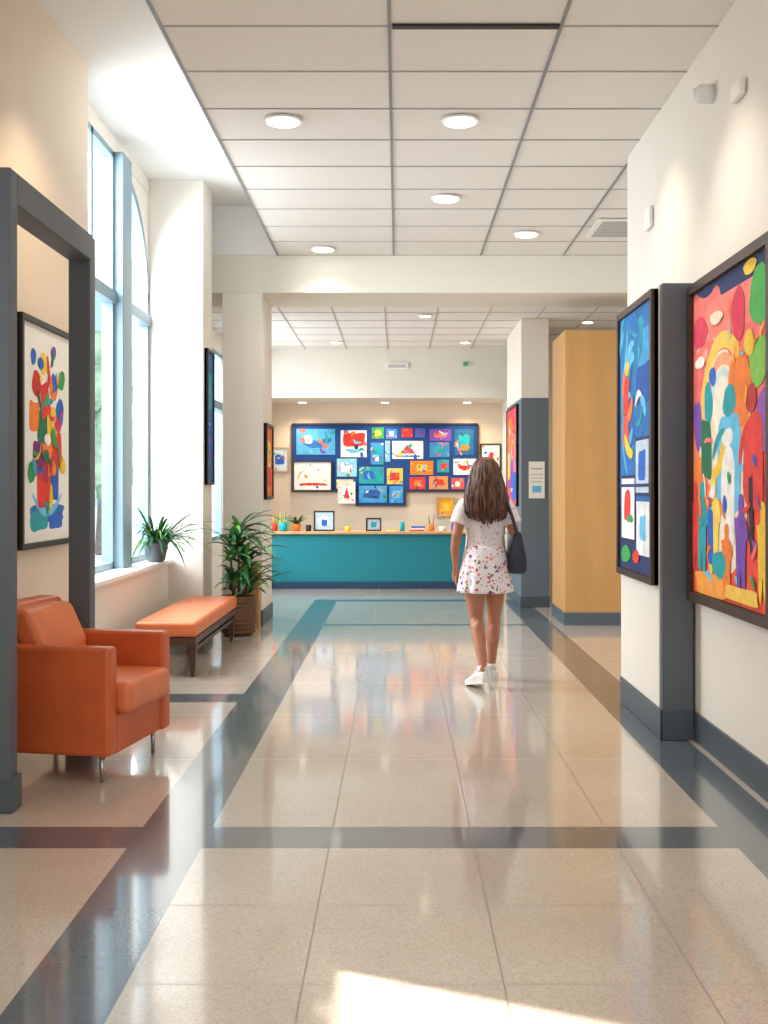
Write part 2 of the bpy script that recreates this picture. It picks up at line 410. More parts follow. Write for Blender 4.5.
big+=[('e',.45,.44,.66,.70,CR),('arc',.44,.50,.35,.07,(252,208,90),.33),('arc',.44,.50,.28,.05,(252,170,130),.265),('arc',.44,.50,.23,.04,(206,232,228),.215),('e',.43,.60,.26,.18,(253,240,222)),
 ('e',.11,.86,.20,.11,(226,60,90)),('e',.13,.33,.24,.22,OR),('s',.08,.56,.12,.16,PU,.2),('e',.24,.62,.13,.13,TE),('e',.30,.70,.10,.06,BL),
 ('e',.66,.64,.28,.22,OR),('e',.62,.755,.07,.05,(252,180,70)),('e',.64,.86,.17,.15,(220,50,84)),('e',.89,.88,.21,.18,(70,176,80)),('e',.78,.975,.16,.04,YE),('e',.88,.70,.20,.15,(130,196,76)),('e',.93,.53,.17,.18,(150,90,190)),('e',.77,.76,.11,.08,YE),
 ('q',.21,.47,.16,.20,DG),('q',.52,.42,.30,.30,LB),('e',.53,.61,.16,.10,TE),('s',.40,.44,.24,.05,YE,.8),('q',.52,.32,.19,.30,WH),('e',.51,.50,.13,.06,WH),('s',.64,.44,.2,.035,LB,-.7),('s',.38,.49,.2,.03,TE,.6),
 ('q',.82,.42,.22,.26,(230,60,50)),('e',.80,.60,.12,.08,(190,50,46)),('s',.71,.48,.2,.03,R,.9),('q',.80,.27,.05,.24,BK,.03),
 ('p',.32,.22,.22,.34,(252,212,90)),('p',.15,.21,.19,.32,TE),('p',.05,.22,.14,.3,R),('q',.28,.04,.46,.07,(252,162,60)),('p',.68,.18,.18,.30,PU),('p',.50,.13,.16,.22,OR),('p',.93,.17,.15,.28,YE),('q',.28,.20,.08,.18,BL),
 ('e',.40,.11,.18,.09,TE),('q',.68,.035,.4,.05,(252,200,80)),('e',.12,.76,.14,.04,(255,240,230)),('e',.36,.88,.18,.04,(255,226,206))]
big+=strokes(rn,20,ALL,v=(.05,.5),ln=(.05,.12),th=(.012,.022))+strokes(rn,8,[YE,WH,LB,OR],u=(.5,.95),v=(.6,.93),ln=(.04,.10),th=(.008,.014),kinds='s')
painting('painting_festival', (1.67,6.03,.79), (0,-1,0), (-1,0,0), 1.34,1.74,.05,.055,BROWNF,paint(*PK),big,seed=3)
blue=[('r',.5,.8,1,.4,(20,120,190)),('r',.5,.12,1,.26,NV),('q',.3,.85,.5,.2,(16,120,180)),('q',.75,.80,.4,.2,(60,160,216)),('q',.75,.70,.4,.16,(16,84,170)),('e',.55,.93,.4,.07,(10,160,200))]
blue+=strokes(rn,26,[(24,110,186),LB,TE,(16,84,160),(80,176,220)],v=(.4,.95),ln=(.15,.4),th=(.02,.05),kinds='ss')
blue+=[('q',.22,.68,.20,.16,R),('s',.34,.62,.24,.05,OR,.6),('q',.22,.55,.2,.12,(232,80,66)),('s',.3,.48,.3,.05,YE,-.5),('s',.15,.74,.2,.04,(240,120,66),1.1),('e',.26,.79,.12,.06,YE),
 ('r',.73,.40,.42,.22,NV),('r',.73,.40,.38,.195,(190,214,230)),('q',.73,.40,.24,.12,BL),('r',.29,.24,.46,.26,(20,40,80)),('r',.29,.24,.42,.235,WH),('q',.27,.25,.2,.12,R),('s',.36,.2,.2,.03,GR),('r',.76,.17,.40,.2,(230,236,240)),('q',.76,.17,.2,.1,LB),('e',.22,.06,.3,.07,GR),('e',.55,.06,.2,.05,R),('s',.62,.66,.2,.03,WH,.3),('r',.5,.33,1,.012,NV)]
painting('painting_ocean', (1.474,7.08,.86), (0,-1,0), (-1,0,0), .97,1.68,.04,.04,BROWNF,paint(24,110,186),blue,seed=5)
left=[('q',.5,.13,.70,.09,(30,110,180)),('q',.35,.1,.36,.10,TE),('q',.66,.09,.3,.07,BL),('s',.5,.18,.6,.04,LB),
 ('q',.44,.28,.28,.22,R),('q',.64,.27,.2,.18,(30,90,170)),('q',.54,.40,.30,.20,OR),('q',.32,.40,.2,.14,(120,40,110)),('q',.46,.34,.12,.14,(180,30,60)),
 ('q',.70,.44,.2,.16,R),('q',.40,.53,.22,.16,DG),('q',.60,.56,.2,.18,YE),('q',.24,.58,.18,.14,OR),('e',.76,.62,.18,.13,BL,.3),('q',.45,.66,.18,.15,R,.3),('e',.62,.73,.17,.12,OR,-.3),('e',.28,.73,.16,.13,(200,40,40),.4),
 ('e',.80,.78,.13,.10,GR,-.4),('e',.42,.83,.14,.11,YE,.2),('e',.22,.85,.11,.07,BL,.4),('e',.82,.36,.12,.09,YE),('e',.18,.32,.13,.10,GR),('e',.5,.48,.12,.06,WH),('s',.55,.20,.2,.05,YE,1.2),('e',.62,.90,.11,.06,PU)]
left+=strokes(rn,30,[R,OR,YE,GR,BL,DG,TE,MG],u=(.22,.78),v=(.12,.88),ln=(.08,.2),th=(.012,.03))
painting('painting_bouquet', (-2.15,6.05,1.06), (0,1,0), (1,0,0), .97,1.34,.03,.045,BLACKF,PAPERW,left,seed=8)
painting('painting_column', (-1.84,10.26,1.45),(0,1,0),(1,0,0),.36,1.30,.03,.035,BLACKF,paint(40,100,160),[('q',.5,.7,.6,.3,TE),('q',.5,.35,.6,.3,BL)]+strokes(rn,10,ALL),seed=2)
painting('painting_autumn', (-1.40,11.25,1.30),(0,1,0),(1,0,0),.6,.80,.035,.035,BLACKF,paint(226,120,60),[('q',.5,.6,.6,.4,YE),('q',.5,.3,.5,.3,R)]+strokes(rn,12,ALL),seed=2)
painting('painting_abstract', (1.47,14.35,1.2),(0,-1,0),(-1,0,0),1.2,1.25,.02,.03,BLACKF,paint(232,70,90),[('q',.3,.7,.5,.4,OR),('q',.7,.5,.5,.5,PK),('q',.4,.3,.5,.4,PU),('q',.7,.2,.4,.3,BL),('q',.2,.4,.3,.3,YE)]+strokes(rn,24,ALL),seed=4)
painting('notice_sheet', (1.56,12.888,1.30),(1,0,0),(0,-1,0),.19,.44,0,.008,PAPERW,PAPERW,[('r',.5,.8,.7,.02,BK),('r',.5,.65,.75,.012,(120,120,120)),('r',.5,.55,.75,.012,(120,120,120)),('r',.5,.45,.75,.012,(120,120,120)),('r',.5,.25,.6,.18,LB)])
painting('notice_plaque', (1.815,14.3,1.6),(1,0,0),(0,-1,0),.12,.42,0,.01,BLACKF,BLACKF,[])

# bulletin board
u=.01546; BX,BZ,BY=-1.64,2.42,16.797
b=MB()
def board_rect(a0,a1,c0,c1,n0,n1,m): b.box(BX+a0*u,BX+a1*u,BY-n1,BY-n0,BZ-c1*u,BZ-c0*u,m)
BOARD=mat('bulletin_felt_blue',srgb(24,70,136),.9,noise=.15,nscale=30)
board_rect(0,186,0,68,0,.03,BOARD)
board_rect(64,114,66,82,0,.03,BOARD)
for r in [(0,186,-1,.6),(0,64,66.5,68),(114,186,66.5,68),(64,114,81,82)]: board_rect(r[0],r[1],r[2],r[3],0,.05,BROWNF)
for r in [(-1,.6,0,68),(185.4,187,0,68),(63.5,64.5,66,82),(113,114,66,82)]: board_rect(r[0],r[1],r[2],r[3],0,.05,BROWNF)
items=[(4,43,5,31,(80,170,220),[('s',.5,.5,.8,.3,(30,110,190)),('q',.3,.6,.2,.3,WH)]),
(49,75,6,33,WH,[('q',.5,.66,.9,.5,R),('s',.5,.25,.6,.15,LB)]),
(79,91,4,15,GR,[('q',.5,.5,.5,.5,YE)]),(94,105,4,14,(40,120,200),[('q',.5,.5,.5,.5,WH)]),
(78,91,19,41,(60,140,206),[('q',.5,.6,.6,.4,TE),('q',.4,.3,.4,.3,WH)]),
(101,132,16,34,WH,[('t',.5,.55,.5,.5,R),('r',.5,.15,.8,.08,BL)]),(109,120,4,13,R,[]),(124,134,4,13,(90,90,190),[]),
(93,98,17,38,(120,190,230),[]),
(138,160,4,16,PU,[('q',.5,.5,.6,.5,PK)]),(138,158,18,33,(60,140,200),[('q',.5,.5,.5,.5,TE)]),(163,182,5,31,(30,100,140),[('q',.5,.6,.6,.4,TE),('q',.5,.3,.5,.2,OR)]),
(44,64,35,53,(150,210,232),[('q',.5,.5,.6,.5,WH)]),(67,92,43,60,TE,[('q',.4,.5,.5,.5,BL)]),
(95,111,44,60,(240,200,100),[('q',.5,.5,.6,.5,R)]),(67,95,62,79,(70,160,220),[('q',.5,.5,.6,.5,(40,90,170))]),(98,112,62,79,(60,150,220),[('q',.5,.5,.6,.5,LB)]),
(45,62,55,64,(250,220,160),[]),
(118,141,36,50,OR,[('q',.5,.5,.5,.5,YE)]),(145,157,36,49,TE,[('q',.5,.5,.5,.5,R)]),(161,184,35,51,WH,[('s',.5,.5,.6,.3,R)]),
(118,134,53,65,(226,60,50),[('q',.5,.5,.5,.5,OR)]),(138,157,52,65,(246,150,80),[('q',.5,.5,.6,.5,R)]),(160,173,54,65,(230,90,90),[('q',.5,.5,.4,.5,WH)]),(176,184,54,65,YE,[])]
for k,(a0,a1,c0,c1,col,sh) in enumerate(items):
    rk=random.Random(k+50); s1,s2=rk.uniform(-.8,.8),rk.uniform(-.8,.8)
    painting('x',(BX+(a0+s1)*u,BY-.03,BZ-(c1+s2)*u),(1,0,0),(0,-1,0),(a1-a0)*u,(c1-c0)*u,0,.006,paint(*col),paint(*col),sh+strokes(rk,8,ALL+[NV],ln=(.12,.4),th=(.04,.12)),mb=b,seed=k)
b.build('bulletin_board')
def smallpic(name,px0,px1,z0,z1,col,sh,fm=WOODL,fw=.02,off=0): painting(name,(px0,BY-off,z0),(1,0,0),(0,-1,0),px1-px0,z1-z0,fw,.03,fm,paint(*col),sh+strokes(rn,9,ALL,ln=(.1,.3),th=(.03,.08)),seed=9)
smallpic('framed_drawing',-1.98,-1.70,1.68,2.06,(200,226,240),[('q',.5,.5,.6,.5,BL)])
smallpic('framed_drawing',-1.63,-1.02,1.38,1.85,WH,[('s',.5,.2,.8,.1,R)],fm=BROWNF,off=.052)
smallpic('framed_drawing',-.93,-.66,1.19,1.53,WH,[('t',.5,.5,.4,.6,R)],fm=WHITE,off=.052)
smallpic('framed_drawing',1.28,1.60,1.7,2.12,WH,[('t',.5,.5,.6,.5,R),('q',.5,.2,.6,.2,GR)],fm=BROWNF)
smallpic('framed_drawing',.60,.88,.98,1.29,(240,170,50),[('q',.5,.5,.5,.5,YE)])
smallpic('framed_drawing',1.30,1.52,1.25,1.6,(246,196,120),[('q',.5,.5,.5,.5,OR)])

# ------------------------------------------------------------ counter & objects on it
b=MB(); b.box(-2.3,1.5,15.32,15.95,.06,.775,TEAL); b.box(-2.3,1.5,15.30,15.95,0,.10,NAVY); b.box(-2.33,1.53,15.27,15.98,.775,.81,WOODL); b.build('reception_counter',bevel=.004)
def standframe(name,x,y,w,h,fm,col,sh):
    b=MB(); painting('x',(x-w/2,y+.02,.8105),(1,0,0),(0,-1,0),w,h,.02,.02,fm,paint(*col),sh,mb=b); b.box(x-.01,x+.01,y+.02,y+.09,.8105,.83,fm); b.build(name)
standframe('desk_photo_frame',-1.06,15.5,.30,.29,BLACKF,(190,214,226),[('q',.5,.5,.5,.5,WH),('q',.5,.4,.3,.4,BL)])
standframe('desk_photo_frame',-.35,15.5,.22,.19,BLACKF,(180,196,210),[('q',.5,.5,.5,.5,TE)])
standframe('desk_photo_frame',-1.68,15.72,.26,.22,WOODL,(120,176,130),[('q',.5,.5,.5,.5,YE)])
def cup(name,x,y,r,h,m,pencils=0):
    b=MB(); b.lathe((x,y,.8105),[(r*.8,0),(r,h*.1),(r,h),(r*.88,h),(r*.85,h*.15)],m,seg=18)
    for k in range(pencils):
        a=random.uniform(0,6.28); c=random.choice([R,YE,BL,GR,OR,PU])
        b.tube([(x+math.cos(a)*r*.4,y+math.sin(a)*r*.4,.8105+h*.2),(x+math.cos(a)*r*.95,y+math.sin(a)*r*.95,.8105+h*1.9+random.uniform(0,.06))],[.006,.005],paint(*c),seg=6)
    b.build(name)
LEAF1=mat('leaf_green_dark',srgb(34,92,52),.45,noise=.35,nscale=8); LEAF2=mat('leaf_green_light',srgb(92,150,70),.45,noise=.3,nscale=10)
def leaf(b,base,az,ln,rise,w,m,droop=1.0,n=9):
    base=Vector(base); d=Vector((math.cos(az),math.sin(az),0)); s_=Vector((-d.y,d.x,0)); vs=[]
    for i in range(n+1):
        t=i/n; p=base+d*(ln*(t**.9)*math.cos(rise*.6))+Vector((0,0,ln*(math.sin(rise)*t*1.25-droop*t*t*.75)))
        ww=w*max(.04,math.sin(math.pi*min(1,(.12+t*.88)))**.7)*(1 if t<.95 else .3)
        vs+= [p+s_*ww/2+Vector((0,0,ww*.18)),p,p-s_*ww/2+Vector((0,0,ww*.18))]
    fs=[]
    for i in range(n):
        a=3*i; fs+=[(a,a+1,a+4,a+3),(a+1,a+2,a+5,a+4)]
    b.add(vs,fs,m,True)
cup('pencil_cup',-1.78,15.50,.05,.11,paint(*R),7); cup('pencil_cup',-1.64,15.46,.055,.13,paint(*TE),8)
b=MB(); b.lathe((-1.46,15.55,.8105),[(.05,0),(.065,.1),(.06,.1),(.055,.08)],paint(*OR),seg=18)
for i in range(26): leaf(b,(-1.46,15.55,.89),random.uniform(0,6.28),random.uniform(.12,.24),random.uniform(.7,1.4),.03,LEAF1,droop=.6,n=5)
b.build('desk_plant')
cup('ceramic_mug',-1.28,15.44,.04,.09,paint(*BK),0); cup('ceramic_mug',-.72,15.5,.045,.07,paint(*YE),0)
cup('ceramic_mug',.06,15.5,.035,.13,paint(*TE),0); cup('pencil_cup',.48,15.52,.045,.10,paint(*OR),5); cup('ceramic_mug',.64,15.5,.05,.07,paint(*WH),0); cup('pencil_cup',.80,15.5,.04,.09,paint(*BL),5)
b=MB(); z=.8105
for i,c in enumerate([R,WH,BL]): b.box(.17+.01*i,.37+.008*i,15.47,15.62,z,z+.022,paint(*c)); z+=.0225
b.build('book_stack')
b=MB(); z=.8105
for i,c in enumerate([WH,YE]): b.box(-.16+.01*i,-.04+.008*i,15.40,15.55,z,z+.016,paint(*c)); z+=.0165
b.build('notepad_stack')

# ------------------------------------------------------------ armchair
chair=empty('armchair',(-2.035,5.235,0),rz=math.radians(-10.5))
def part(name,*a,bevel=.02,parent=None):
    m=MB(); m.box(*a); return m.build(name,parent=parent,bevel=bevel,seg=4)
part('base',.03,.68,.08,.62,.13,.32,LEATHER,bevel=.015,parent=chair)
part('arm_near',.0,.68,.0,.095,.13,.65,LEATHER,bevel=.022,parent=chair)
part('arm_far',.0,.70,.605,.70,.13,.65,LEATHER,bevel=.022,parent=chair)
part('seat_cushion',.14,.745,.10,.60,.315,.475,LEATHL,bevel=.04,parent=chair)
m=MB(); rs=[]
for (z,x0,x1) in [(.14,.02,.16),(.45,.02,.20),(.78,-.05,.10),(.83,-.06,.08)]:
    rs.append([Vector((x0,.02,z)),Vector((x1,.02,z)),Vector((x1,.68,z)),Vector((x0,.68,z))])
m.rings(rs,LEATHER,smooth=False); m.build('backrest',parent=chair,bevel=.03,seg=4)
m=MB(); rs=[]
for (z,x0,x1) in [(.47,.18,.28),(.62,.15,.28),(.81,.06,.19)]:
    rs.append([Vector((x0,.11,z)),Vector((x1,.11,z)),Vector((x1,.59,z)),Vector((x0,.59,z))])
m.rings(rs,LEATHL,smooth=False); m.build('back_cushion',parent=chair,bevel=.035,seg=4)
for k,(lx,ly) in enumerate([(.06,.05),(.62,.05),(.06,.65),(.62,.65)]):
    m=MB(); m.tube([(lx,ly,.0),(lx,ly,.135)],[.010,.015],METAL,seg=10,caps=False); m.build('leg_%d'%(k+1),parent=chair)

# bench
bench=empty('bench',(-1.97,8.05,0))
part('cushion',0,.47,0,2.02,.30,.415,LEATHL,bevel=.03,parent=bench)
part('frame',.01,.46,.01,2.01,.245,.298,WOODD,bevel=.006,parent=bench)
for k,(lx,ly) in enumerate([(.04,.08),(.43,.08),(.04,1.93),(.43,1.93)]):
    m=MB(); rs=[]
    for z,r,o in [(0,.016,.02),(.245,.026,0)]:
        yy=ly+(o if ly>1 else -o)
        rs.append([Vector((lx-r,yy-r,z)),Vector((lx+r,yy-r,z)),Vector((lx+r,yy+r,z)),Vector((lx-r,yy+r,z))])
    m.rings(rs,WOODD,smooth=False); m.build('leg_%d'%(k+1),parent=bench)
m=MB(); m.box(.41,.45,.1,1.9,.19,.22,WOODD); m.build('stretcher',parent=bench)

# ------------------------------------------------------------ plants
SOIL=mat('potting_soil',srgb(50,36,28),.95,noise=.3,nscale=60)
GREYPOT=mat('pot_grey_glaze',srgb(84,92,98),.4)
b=MB(); c=(-2.185,9.74,.751)
b.lathe(c,[(.06,0),(.085,.02),(.115,.17),(.12,.18),(.105,.18),(.10,.15)],GREYPOT); b.lathe((c[0],c[1],c[2]+.14),[(.10,0),(.09,.012)],SOIL)
for i in range(150):
    az=random.uniform(0,6.28); ln=random.uniform(.36,.70)
    if math.sin(az)>.35: ln*=.6
    if math.cos(az)<0: ln=min(ln, .11/max(.05,-math.cos(az)))
    if ln<.14: continue
    leaf(b,(c[0]+.03*abs(math.cos(az)),c[1]+.03*math.sin(az),c[2]+.15),az,ln,random.uniform(.4,1.0),random.uniform(.018,.03),random.choice([LEAF1,LEAF1,LEAF2]),droop=random.uniform(.6,1.2))
for i in range(26): leaf(b,(c[0]+.02,c[1],c[2]+.15),random.uniform(-2,2),random.uniform(.16,.26),1.35,.022,random.choice([LEAF1,LEAF2]),droop=.5)
b.build('potted_spider_plant')
BASK=mat('woven_basket',srgb(110,78,52),.8,noise=.3,nscale=60,bump=.8,bscale=80)
b=MB(); c=(-1.54,10.42,0)
b.lathe(c,[(.12,0),(.15,.05),(.165,.20),(.16,.36),(.168,.38),(.145,.38),(.14,.33)],BASK)
for k in range(8): b.lathe((c[0],c[1],.03+k*.042),[(.150+.002*k,0),(.168+.0005*k,.012),(.150+.002*k,.024)],BASK)
b.lathe((c[0],c[1],.32),[(.14,0),(.13,.015)],SOIL)
for (sx,sy,h) in [(-.03,0,.62),(.04,-.03,.84),(.0,.02,1.04),(.05,.02,.60),(-.04,-.04,.92)]:
    top=(c[0]+sx*1.8,c[1]+sy*2,h); b.tube([(c[0]+sx,c[1]+sy,.3),top],[.013,.009],WOODD,seg=8)
    for i in range(30):
        az=i*2.4+random.uniform(-.3,.3); z=h-.22*random.random()
        ln=random.uniform(.30,.56)
        if math.cos(az)<-.2: ln*=.45
        if math.sin(az)>.3: ln*=.7
        leaf(b,(top[0],top[1],z),az,ln,random.uniform(.4,1.15),random.uniform(.04,.06),random.choice([LEAF1,LEAF1,LEAF1,LEAF2]),droop=random.uniform(.5,1.2))
b.build('potted_dracaena')
simple_box('wooden_plinth',-1.58,-1.41,10.92,11.10,0,.66,OCHRE,bevel=.005)

# ------------------------------------------------------------ fixtures
SPOTS=[(-.75,7.05),(.405,7.05),(.396,8.92),(-.75,10.8),(1.21,10.17),(-.75,3.6),(.405,3.6),(.4,1.2),(-.75,1.2)]
def downlight(x,y,z,r,e,ang=130,warm=(1,.88,.72)):
    b=MB(); b.lathe((x,y,z-.012),[(r,.0),(r,.0115),(r*.5,.0115)],WHITE,smooth=False)
    b.lathe((x,y,z-.016),[(r*.82,0),(r*.82,.003)],EMIT,smooth=False)
    o=b.build('recessed_downlight')
    l=bpy.data.lights.new('downlight_lamp','SPOT'); l.energy=e; l.spot_size=math.radians(ang); l.spot_blend=1; l.shadow_soft_size=r*.8; l.color=warm
    lo=bpy.data.objects.new('lamp',l); bpy.context.collection.objects.link(lo); lo.location=(x,y,z-.03); lo.parent=o
for x,y in SPOTS: downlight(x,y,3.812,.125,60)
for x,y in [(.32,12.62),(-.85,14.9),(.93,14.9),(2.3,13.1)]: downlight(x,y,3.442,.075,60)
for x in (-1.45,-.2,1.05): downlight(x,16.4,2.738,.07,72,ang=140,warm=(1,.82,.58))
def spot(name,loc,tgt,e,ang,col,size=.05,blend=.8):
    l=bpy.data.lights.new(name,'SPOT'); l.energy=e; l.spot_size=math.radians(ang); l.spot_blend=blend; l.color=col; l.shadow_soft_size=size
    o=bpy.data.objects.new(name,l); bpy.context.collection.objects.link(o); o.location=loc
    o.rotation_euler=(Vector(tgt)-Vector(loc)).to_track_quat('-Z','Y').to_euler(); return o
spot('accent_light',(1.0,6.6,3.78),(1.6,6.6,2.3),50,80,(1,.82,.58),blend=1)
spot('accent_light',(.9,5.3,3.78),(1.65,5.3,1.8),70,80,(1,.88,.72),blend=1)
spot('accent_light',(-1.3,5.9,3.78),(-2.15,6.4,2.5),60,85,(1,.80,.56),blend=1)
b=MB(); b.tube([(1.669,5.73,3.50),(1.60,5.73,3.50)],[.05,.05],WHITE,seg=20,caps=False); b.ell((1.60,5.73,3.5),(.03,.05,.05),WHITE); b.tube([(1.585,5.73,3.5),(1.565,5.73,3.5)],[.03,.028],WHITE,seg=14,caps=False); b.build('security_camera')
simple_box('wall_sensor',1.635,1.667,5.17,5.32,3.30,3.38,PAPERW,bevel=.008)
simple_box('wall_thermostat',1.64,1.667,7.05,7.2,3.12,3.26,PAPERW,bevel=.008)
b=MB(); b.box(-.18,.14,15.67,15.7,3.16,3.24,PAPERW); b.box(-.15,.11,15.664,15.67,3.18,3.19,TBAR); b.box(-.15,.11,15.664,15.67,3.205,3.215,TBAR); b.build('wall_air_vent')
b=MB(); b.box(.95,1.01,15.66,15.7,3.2,3.26,mat('exit_green',(.05,.4,.2),.5)); b.build('exit_sign')

# ------------------------------------------------------------ woman
SKIN=mat('skin',srgb(174,114,86),.5,noise=.05,nscale=8)
HAIR=mat('hair_brown',srgb(70,42,30),.42,noise=.35,nscale=30)
HAIR2=mat('hair_brown_light',srgb(112,70,48),.42,noise=.3,nscale=30)
BLOUSE=floral('blouse_print',srgb(228,218,218),[srgb(206,166,172),srgb(164,156,192),srgb(220,176,164),srgb(190,160,166)],26,.54)
SKIRT=floral('skirt_print',srgb(234,226,228),[srgb(196,70,96),srgb(70,90,160),srgb(232,140,120),srgb(96,130,100),srgb(130,70,130),srgb(224,120,150)],24,.60)
SHOE=mat('sneaker_white',srgb(236,234,230),.55,noise=.04,nscale=20); SOLE=mat('sneaker_sole',srgb(222,220,214),.6)
BAG=mat('bag_navy_leather',srgb(30,38,54),.45,bump=.15,bscale=70)
woman=empty('woman',(.63,7.8,0),rz=math.radians(3))
def remesh(o,vox,it=4):
    r=o.modifiers.new('remesh','REMESH'); r.mode='VOXEL'; r.voxel_size=vox; r.use_smooth_shade=True
    s_=o.modifiers.new('smooth','SMOOTH'); s_.iterations=it; s_.factor=.5
b=MB()
b.loft([(0,0,.79,.12,.09),(0,-.015,.86,.150,.115),(0,-.005,.93,.140,.105),(0,.0,1.0,.118,.09),(0,.005,1.05,.112,.086),(0,.01,1.14,.125,.098),(0,.005,1.23,.138,.1),(0,0,1.30,.140,.078),(0,0,1.345,.09,.06),(0,0,1.37,.045,.045)],SKIN)
b.tube([(0,-.012,1.33),(0,.0,1.39),(0,.01,1.45)],[.05,.046,.048],SKIN,seg=18)
b.ell((0,.012,1.525),(.072,.09,.098),SKIN); b.ell((0,.045,1.465),(.052,.055,.055),SKIN); b.ell((0,.07,1.432),(.022,.022,.016),SKIN)
b.tube([(0,.098,1.52),(0,.112,1.492),(0,.115,1.482)],[.007,.010,.013],SKIN,seg=10)
b.ell((0,.098,1.453),(.022,.010,.006),SKIN,seg=12,rows=8); b.ell((0,.096,1.443),(.018,.010,.007),SKIN,seg=12,rows=8)
b.ell((.028,.088,1.535),(.02,.012,.007),SKIN,seg=12,rows=8); b.ell((-.028,.088,1.535),(.02,.012,.007),SKIN,seg=12,rows=8)
for sx in (-1,1): b.ell((sx*.074,.0,1.50),(.008,.018,.03),SKIN,seg=12,rows=8)
AL=[(-.145,0,1.31),(-.178,-.015,1.21),(-.210,-.035,1.08),(-.220,-.01,.97),(-.210,.035,.85)]
b.tube(AL,[.047,.043,.036,.034,.023],SKIN,seg=18)
AR=[(.145,0,1.31),(.178,-.02,1.21),(.205,-.035,1.09),(.200,.06,1.13),(.172,.135,1.18)]
b.tube(AR,[.047,.042,.037,.033,.023],SKIN,seg=18)
H=Vector((-.210,.04,.83)); b.tube([H,H+Vector((.002,.012,-.045)),H+Vector((.004,.02,-.075))],[.022,.030,.028],SKIN,seg=12,flat=.5)
for k,(dy,ln) in enumerate([(.036,.066),(.022,.074),(.007,.070),(-.007,.056)]):
    p=H+Vector((.003,.0+dy-.0,-.082)); b.tube([p+Vector((0,0,.02)),p+Vector((.004,.004,-ln*.4)),p+Vector((.016,.010,-ln*.75)),p+Vector((.030,.010,-ln))],[.009,.0085,.008,.007],SKIN,seg=8)
b.tube([H+Vector((.004,.02,-.02)),H+Vector((.014,.048,-.045)),H+Vector((.022,.058,-.078))],[.012,.010,.008],SKIN,seg=8)
G=Vector((.158,.158,1.215)); b.tube([(.172,.135,1.18),(.166,.15,1.20),(.158,.162,1.235)],[.022,.028,.026],SKIN,seg=12,flat=.55)
for k,(dz,ln) in enumerate([(.03,.06),(.012,.066),(-.006,.062),(-.022,.05)]):
    p=G+Vector((-.002,.012,dz)); b.tube([p+Vector((.014,0,0)),p+Vector((-.012,.012,0)),p+Vector((-.036,.002,-.002)),p+Vector((-.034,-.022,-.004)),p+Vector((-.018,-.028,-.005))],[.0085,.0085,.008,.0075,.007],SKIN,seg=8)
b.tube([G+Vector((.01,-.012,-.01)),G+Vector((-.006,-.03,.016)),G+Vector((-.022,-.03,.035))],[.011,.0095,.008],SKIN,seg=8)
b.tube([(-.078,0,.86),(-.078,-.004,.76),(-.074,-.006,.62),(-.066,-.015,.475),(-.058,-.08,.37),(-.048,-.16,.24),(-.042,-.215,.135)],[.090,.086,.070,.050,.052,.038,.031],SKIN,seg=20)
b.tube([(.078,0,.86),(.08,.03,.76),(.080,.07,.62),(.076,.105,.47),(.074,.115,.36),(.070,.14,.22),(.066,.165,.10)],[.090,.086,.070,.050,.052,.038,.031],SKIN,seg=20)
b.ell((-.060,-.078,.385),(.045,.048,.085),SKIN); b.ell((.074,.095,.37),(.045,.048,.085),SKIN)
o=b.build('body',parent=woman); remesh(o,.0055,5)
b=MB()
EY=mat('eye_white',(.8,.8,.78),.3); IR=mat('iris_brown',(.08,.04,.02),.3)
for sx in (-1,1):
    b.ell((sx*.028,.086,1.517),(.012,.012,.009),EY,seg=12,rows=8); b.ell((sx*.028,.0955,1.517),(.005,.004,.005),IR,seg=10,rows=6)
b.build('eyes',parent=woman)
b=MB()
b.loft([(0,-.005,.955,.146,.116),(0,-.002,1.0,.142,.112),(0,.003,1.06,.138,.108),(0,.01,1.14,.147,.116),(0,.008,1.22,.156,.117),(0,0,1.30,.156,.094),(0,-.004,1.35,.104,.074),(0,-.004,1.372,.066,.058)],BLOUSE,seg=48,ripple=lambda k,t:.035*math.sin(7*t+k*.7)*(1-k/8)+.012*math.sin(13*t+k))
b.tube([(-.125,0,1.315),(-.164,-.008,1.25),(-.194,-.02,1.155)],[.058,.063,.070],BLOUSE,seg=20,caps=False)
b.tube([(.125,0,1.315),(.165,-.012,1.25),(.193,-.026,1.155)],[.058,.063,.068],BLOUSE,seg=20,caps=False)
o=b.build('blouse',parent=woman); remesh(o,.006,4)
b=MB(); rows=[]
for i in range(15):
    t=i/14; z=1.0-.335*t; rows.append((0,.012*t-.004,z,.134+.062*t**.7,.110+.068*t**.7))
b.loft(rows,SKIRT,seg=96,cap=False,ripple=lambda k,t:(k/14)*(.05*math.sin(9*t+.6)+.025*math.sin(17*t)))
o=b.build('skirt',parent=woman); sd=o.modifiers.new('solid','SOLIDIFY'); sd.thickness=.003
TAB=[(1.632,.015,.015,-.012),(1.615,.05,.055,-.012),(1.58,.078,.088,-.014),(1.53,.092,.102,-.02),(1.46,.110,.100,-.035),(1.39,.130,.088,-.052),(1.31,.144,.080,-.066),(1.24,.138,.068,-.078),(1.18,.112,.05,-.09),(1.13,.08,.035,-.095)]
def hs(z):
    for i in range(len(TAB)-1):
        if TAB[i][0]>=z>=TAB[i+1][0]:
            t=(TAB[i][0]-z)/(TAB[i][0]-TAB[i+1][0]); return [TAB[i][k]*(1-t)+TAB[i+1][k]*t for k in (1,2,3)]
    return TAB[-1][1:] if z<TAB[-1][0] else TAB[0][1:]
b=MB(); rows=[]
for i in range(20):
    z=1.628-.40*i/19; rx,ry,yc=hs(z); q=.93
    if z<1.40: ry*=.8; yc-=.01; rx*=.93
    rows.append((0,yc,z,rx*q,ry*q))
b.loft(rows,HAIR,seg=40)
